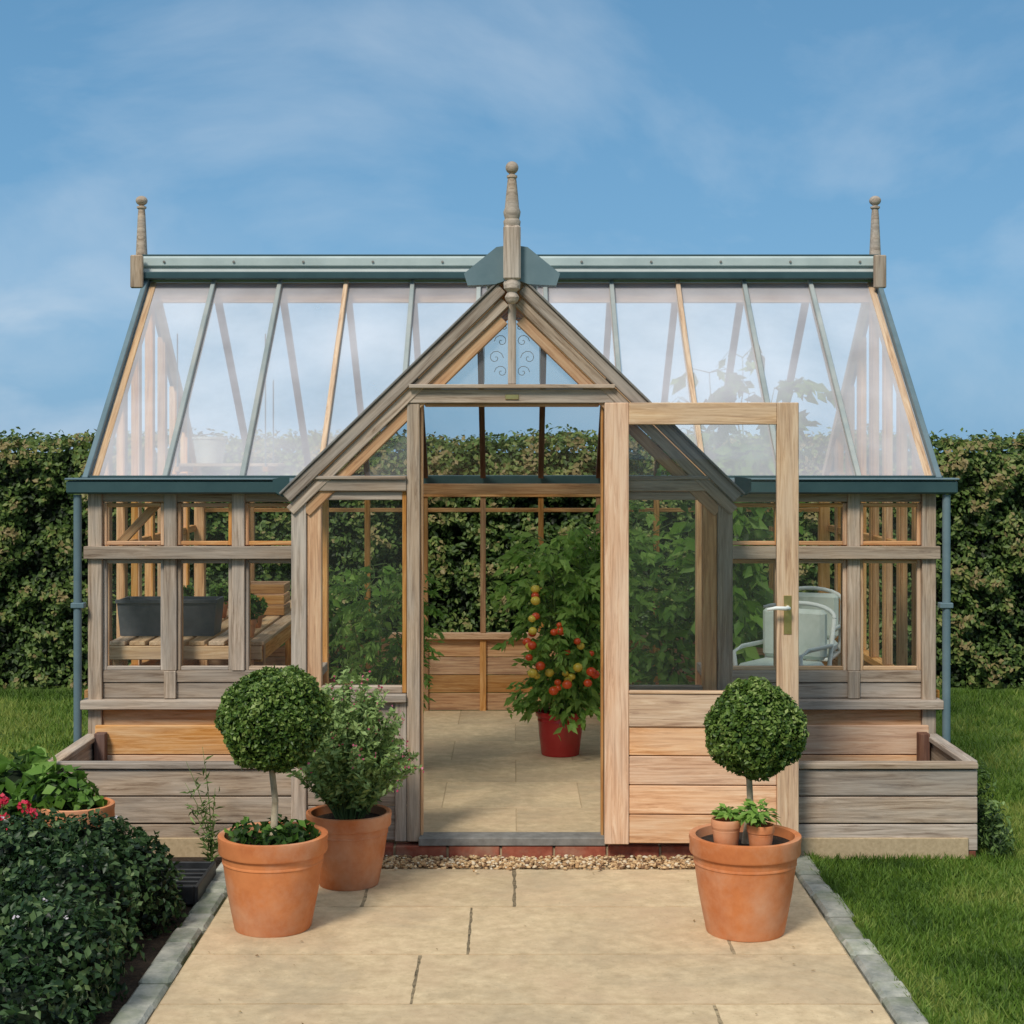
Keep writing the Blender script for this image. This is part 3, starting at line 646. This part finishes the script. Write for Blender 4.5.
box('tray_base',-1.42,-1.19,-.72,-.36,-.075,-.05,M_BLACK,TR)
for a in ((-1.43,-1.415,-.73,-.35),(-1.195,-1.18,-.73,-.35)): box('tray_side',*a,-.07,.0,M_BLACK,TR)
for a in ((-1.4145,-1.1955,-.73,-.715),(-1.4145,-1.1955,-.365,-.35)): box('tray_end',*a,-.07,.0,M_BLACK,TR)
for i in range(5): box('tray_rib',-1.4145,-1.1955,-.66+i*.06,-.645+i*.06,-.05,-.015,M_BLACK,TR)

# ---------------------------------------------------------------- interior
TM=empty('tomato_plant'); tx,ty=.26,1.95
pot('red_pot',tx,ty,.004,.135,.235,TM,mat=M_RED,r0=.74,rim=.12)
def vine(par,cx,cy,z0,z1,rad,nst,lmat,lsz,per,vb=.5,asp=.5):
    st=[];C=[];T=[]
    for i in range(nst):
        a=random.uniform(0,6.28); p=Vector((cx+.04*math.cos(a),cy+.04*math.sin(a),z0)); pts=[p.copy()]
        H=(z1-z0)*random.uniform(.8,1)
        for k in range(10):
            p=p+Vector((random.gauss(0,.02)+math.cos(a)*rad*.05,random.gauss(0,.02)+math.sin(a)*rad*.05,H/10)); pts.append(p.copy())
        st.append((pts,[.006]*8+[.004,.003,.002]))
        for q in pts[1:]:
            for b in range(3):
                b_=random.uniform(0,6.28); ln=rad*random.uniform(.6,1.1); e=q+Vector((math.cos(b_)*ln,math.sin(b_)*ln,random.uniform(-.5,.1)*ln))
                mid=(q+e)/2+Vector((0,0,ln*.25)); br=[q,mid,e]; st.append((br,[.003,.002,.001]))
                for c in range(per):
                    t=random.uniform(.25,1.05); w=q*(1-t)**2+mid*2*t*(1-t)+e*t*t
                    d=((e-q).normalized()+Vector((random.gauss(0,.7),random.gauss(0,.7),random.gauss(-.6,.4)))).normalized(); C.append(w+d*lsz*.5); T.append(d)
    tubes('stems',st,M_STEM,par,sides=4); C=np.array(C);T=np.array(T); n=len(C)
    leaves('foliage',C,rng.normal(size=(n,3))*.5+np.array([0,-.8,.7]),lsz*(.6+.7*rng.random(n)),vb+nz(C,7)*.5+rng.normal(size=n)*.17,lmat,par,asp=asp,T=T)
random.seed(11)
vine(TM,tx+.03,ty,.20,1.24,.27,10,L_TOM,.066,13,vb=.88,asp=.42)
def toms(name,pts,mat,par):
    bm=bmesh.new()
    for p in pts:
        r=random.uniform(.016,.028); bmesh.ops.create_uvsphere(bm,u_segments=14,v_segments=10,radius=r,matrix=Matrix.Translation(p)@Matrix.Diagonal((1,1,.88,1)))
    me=bpy.data.meshes.new(name); bm.to_mesh(me); bm.free(); addobj(name,me,par,mat,True)
M_TR=noisy('ripe_tomato',(.62,.05,.015),(.72,.11,.02),scale=3,rough=.25,spec=.5,bump=0); M_TY=noisy('unripe_tomato',(.60,.42,.04),(.7,.55,.08),scale=3,rough=.25,spec=.5,bump=0)
tr=[];tyl=[]
for c in ((.11,.74),(.14,.50),(.30,.46),(.12,.88),(.35,.60),(.09,.63),(.24,.70),(.38,.47),(.22,.40)):
    for k in range(4): (tr if random.random()<.6 else tyl).append((c[0]+random.gauss(0,.025),ty-.28+random.gauss(0,.02),c[1]+random.gauss(0,.03)))
toms('ripe_tomatoes',tr,M_TR,TM); toms('yellow_tomatoes',tyl,M_TY,TM)
CU=empty('cucumber_plant'); pot('plant_pot',-.72,1.35,.004,.12,.22,CU); vine(CU,-.66,1.35,.2,1.02,.17,6,L_TOM,.052,11,vb=.8,asp=.35)
for (x,y,zt,r,ns,lsz) in ((1.28,2.6,2.3,.26,6,.12),(.62,3.05,1.40,.22,4,.08),(-1.02,3.1,1.05,.20,3,.08),(.98,3.0,1.2,.24,4,.09)):
    CU=empty('tall_climbing_plant'); pot('plant_pot',x,y,.004,.12,.24,CU); vine(CU,x,y,.22,zt,r,ns,L_TOM,lsz,5,vb=.55)
BN=empty('staging_bench')
for x in (-1.9,-1.22):
    for y in (1.05,2.15,3.25): box('leg',x-.025,x+.025,y-.025,y+.025,.004,.70,W_IN,BN)
for x in (-1.9,-1.22): box('side_rail',x-.018,x+.018,1.0,3.3,.62,.70,W_IN,BN)
box('front_apron',-1.93,-1.20,.975,.995,.635,.70,W_DOOR,BN)
for y in (2.15,3.28): box('cross_rail',-1.88,-1.24,y-.018,y+.018,.60,.64,W_IN,BN)
for i in range(8): x=-1.93+i*.095; box('slat',x,x+.075,.98,3.32,.702,.722,W_DOOR,BN)
for i in range(6): x=-1.9+i*.12; box('lower_slat',x,x+.07,1.0,3.3,.25,.268,W_DOOR,BN)
box('lower_bearer',-1.9,-1.22,1.03,1.07,.22,.249,W_IN,BN); box('lower_bearer',-1.9,-1.22,3.2,3.24,.22,.249,W_IN,BN)
TG=empty('plastic_trough')
bm=bmesh.new()
def frus(bm,cx,cy,z0,z1,a,b,a2,b2,t=.012):
    lo=[bm.verts.new((cx+i*a/2,cy+j*b/2,z0)) for i,j in((-1,-1),(1,-1),(1,1),(-1,1))]
    hi=[bm.verts.new((cx+i*a2/2,cy+j*b2/2,z1)) for i,j in((-1,-1),(1,-1),(1,1),(-1,1))]
    h2=[bm.verts.new((cx+i*(a2/2-t),cy+j*(b2/2-t),z1)) for i,j in((-1,-1),(1,-1),(1,1),(-1,1))]
    l2=[bm.verts.new((cx+i*(a/2-t),cy+j*(b/2-t),z0+.03)) for i,j in((-1,-1),(1,-1),(1,1),(-1,1))]
    bm.faces.new(lo[::-1]); bm.faces.new(l2)
    for k in range(4):
        q=(k+1)%4; bm.faces.new((lo[k],lo[q],hi[q],hi[k])); bm.faces.new((hi[k],hi[q],h2[q],h2[k])); bm.faces.new((h2[k],h2[q],l2[q],l2[k]))
frus(bm,-1.70,1.30,.724,.90,.46,.20,.49,.23)
me=bpy.data.meshes.new('trough'); bm.to_mesh(me); bm.free(); addobj('trough_body',me,TG,M_GREYB)
box('trough_rim',-1.95,-1.45,1.175,1.183,.885,.905,M_GREYB,TG)
CR=empty('wooden_crate')
for z in (.725,.785,.845): 
    box('crate_slat_front',-1.50,-1.26,2.2,2.215,z,z+.05,W_IN,CR); box('crate_slat_back',-1.50,-1.26,2.44,2.455,z,z+.05,W_IN,CR)
    box('crate_slat_side',-1.50,-1.487,2.2165,2.4385,z,z+.05,W_IN,CR); box('crate_slat_side',-1.273,-1.26,2.2165,2.4385,z,z+.05,W_IN,CR)
for (x,y,r,h) in ((-1.42,1.85,.05,.09),(-1.33,1.6,.045,.08),(-1.75,1.9,.06,.11),(-1.6,2.1,.05,.09),(-1.30,1.15,.05,.09)):
    S=empty('potted_seedling'); pot('small_terracotta_pot',x,y,.723,r,h,S); blob('foliage',[(x,y,.75+h,.05,.05,.05)],9000,.03,L_TOM,S,rough=.4,core=False)
SH=empty('high_shelf')
for i in range(4): box('shelf_slat',-1.96,-1.33,2.45+i*.075,2.51+i*.075,1.545,1.562,W_DOOR,SH)
for x in (-1.9,-1.4):
    box('shelf_bearer',x-.015,x+.015,2.43,2.76,1.515,1.544,W_IN,SH)
    tubes('shelf_hanger',[([(x,2.44,1.53),(x,2.44,2.30)],.004),([(x,2.75,1.53),(x,2.75,2.05)],.004)],M_PIPE,SH)
BU=empty('white_bucket')
lathe('bucket_body',[(0,0),(.075,0),(.095,.14),(.1,.14),(.1,.152),(.09,.152),(.07,.012),(0,.012)],(-1.74,2.57,1.564),M_WHITE,BU,seg=28)
tubes('bucket_handle',[([(-1.74+.1*math.cos(t),2.57-.02,1.70+.03*math.sin(t)) for t in np.linspace(0,math.pi,12)],.003)],M_LEAD,BU)
def chair(x,y,rot):
    C=empty('garden_chair')
    T=[]
    for a,b in ((-.19,-.18),(.19,-.18)): T.append(([(a,b,.0),(a*.95,b*.9,.44),(a,b,.58),(a,b+.1,.60),(a,.2,.60)],.012))
    for a in (-.19,.19): T.append(([(a,.24,0),(a*.95,.18,.44),(a,.24,.74)],.012))
    T.append(([(.19*math.cos(t),.24+.03*math.sin(t),.74+.07*math.sin(t)) for t in np.linspace(0,math.pi,12)],.012))
    for a in (-.12,-.04,.04,.12): T.append(([(a,.18,.46),(a,.25,.78)],.008))
    tubes('frame',T,M_WHITE,C,sides=8)
    box('seat',-.19,.19,-.19,.18,.43,.45,M_WHITE,C,bev=.008)
    box('seat_cushion',-.18,.18,-.18,.16,.452,.52,M_PALE,C,bev=.025)
    box('back_cushion',-.18,.18,.12,.19,.525,.79,M_PALE,C,bev=.025)
    C.location=(x,y,.004); C.rotation_euler=(0,0,rot)
chair(1.42,1.75,math.radians(-35)); chair(1.70,2.7,math.radians(-20))

# ---------------------------------------------------------------- world, sun, camera
el=math.radians(46); sd=Vector((-.40,-.85,0)).normalized()
sunv=Vector((sd.x*math.cos(el),sd.y*math.cos(el),math.sin(el)))
w=bpy.data.worlds.new('World'); scene.world=w; w.use_nodes=True; nt=w.node_tree; nt.nodes.clear(); L=nt.links.new
out=N(nt,'ShaderNodeOutputWorld'); bg=N(nt,'ShaderNodeBackground',Strength=.14)
sky=N(nt,'ShaderNodeTexSky',_sky_type='NISHITA'); sky.sun_disc=False; sky.sun_elevation=el; sky.sun_rotation=math.atan2(sunv.x,sunv.y); sky.air_density=1.0; sky.dust_density=.6; sky.ozone_density=1.5
tc=N(nt,'ShaderNodeTexCoord'); sp=N(nt,'ShaderNodeSeparateXYZ'); L(tc.outputs['Generated'],sp.inputs[0])
zr=ramp(nt,[(0,(1.15,2.75,4.5)),(.10,(1.1,2.7,4.5)),(.28,(.78,2.05,3.6)),(.6,(.8,1.9,3.4))]); L(sp.outputs['Z'],zr.inputs[0])
m0=N(nt,'ShaderNodeMix',_data_type='RGBA'); m0.inputs[0].default_value=.90; L(sky.outputs[0],m0.inputs[6]); L(zr.outputs[0],m0.inputs[7])
mp=N(nt,'ShaderNodeMapping'); mp.inputs['Scale'].default_value=(1,1,1.9); mp.inputs['Location'].default_value=(.35,.1,.2); L(tc.outputs['Generated'],mp.inputs[0])
cn=N(nt,'ShaderNodeTexNoise',Scale=3.6,Detail=9,Roughness=.55,Distortion=.45); L(mp.outputs[0],cn.inputs['Vector'])
cr=ramp(nt,[(.46,(0,0,0)),(.72,(.36,)*3)]); L(cn.outputs[0],cr.inputs[0])
a1=N(nt,'ShaderNodeMapRange'); a1.inputs['From Min'].default_value=-.12; a1.inputs['From Max'].default_value=-.28; L(sp.outputs['X'],a1.inputs[0])
a2=N(nt,'ShaderNodeMapRange'); a2.inputs['From Min'].default_value=.16; a2.inputs['From Max'].default_value=.07; L(sp.outputs['Z'],a2.inputs[0])
a3=N(nt,'ShaderNodeMath',_operation='MULTIPLY'); L(a1.outputs[0],a3.inputs[0]); L(a2.outputs[0],a3.inputs[1])
cn2=N(nt,'ShaderNodeTexNoise',Scale=7,Detail=8,Roughness=.5,Distortion=.3); L(mp.outputs[0],cn2.inputs['Vector'])
c2=ramp(nt,[(.36,(.05,)*3),(.60,(.72,)*3)]); L(cn2.outputs[0],c2.inputs[0])
a4=N(nt,'ShaderNodeMath',_operation='MULTIPLY'); L(a3.outputs[0],a4.inputs[0]); L(c2.outputs[0],a4.inputs[1])
a5=N(nt,'ShaderNodeMapRange'); a5.inputs['From Min'].default_value=.32; a5.inputs['From Max'].default_value=.65; a5.inputs['To Max'].default_value=.85; L(sp.outputs['Z'],a5.inputs[0])  # whiter cloud overhead, out of view, added as soft neutral fill
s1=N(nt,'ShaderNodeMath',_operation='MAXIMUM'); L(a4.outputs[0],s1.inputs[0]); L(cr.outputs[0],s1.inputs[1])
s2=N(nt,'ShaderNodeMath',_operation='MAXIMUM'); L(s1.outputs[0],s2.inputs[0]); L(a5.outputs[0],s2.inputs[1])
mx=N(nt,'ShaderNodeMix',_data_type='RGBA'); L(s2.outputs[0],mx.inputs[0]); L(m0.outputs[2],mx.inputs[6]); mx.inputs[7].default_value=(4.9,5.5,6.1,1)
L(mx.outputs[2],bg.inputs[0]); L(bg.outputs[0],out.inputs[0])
sl=bpy.data.lights.new('sun','SUN'); sl.energy=2.9; sl.angle=math.radians(14); sl.color=(1,.94,.84)
so=bpy.data.objects.new('sun',sl); COL.objects.link(so); so.rotation_euler=(-sunv).to_track_quat('-Z','Y').to_euler(); so.location=sunv*30
cam=bpy.data.cameras.new('camera'); co=bpy.data.objects.new('camera',cam); COL.objects.link(co)
co.location=(0,-6.94,1.64); co.rotation_euler=(math.pi/2,0,0); cam.lens=58.08; cam.sensor_width=36; cam.shift_y=-62/1024; cam.clip_end=1000; cam.clip_start=.05
scene.camera=co
scene.view_settings.view_transform='Standard'; scene.view_settings.look='None'; scene.view_settings.exposure=0
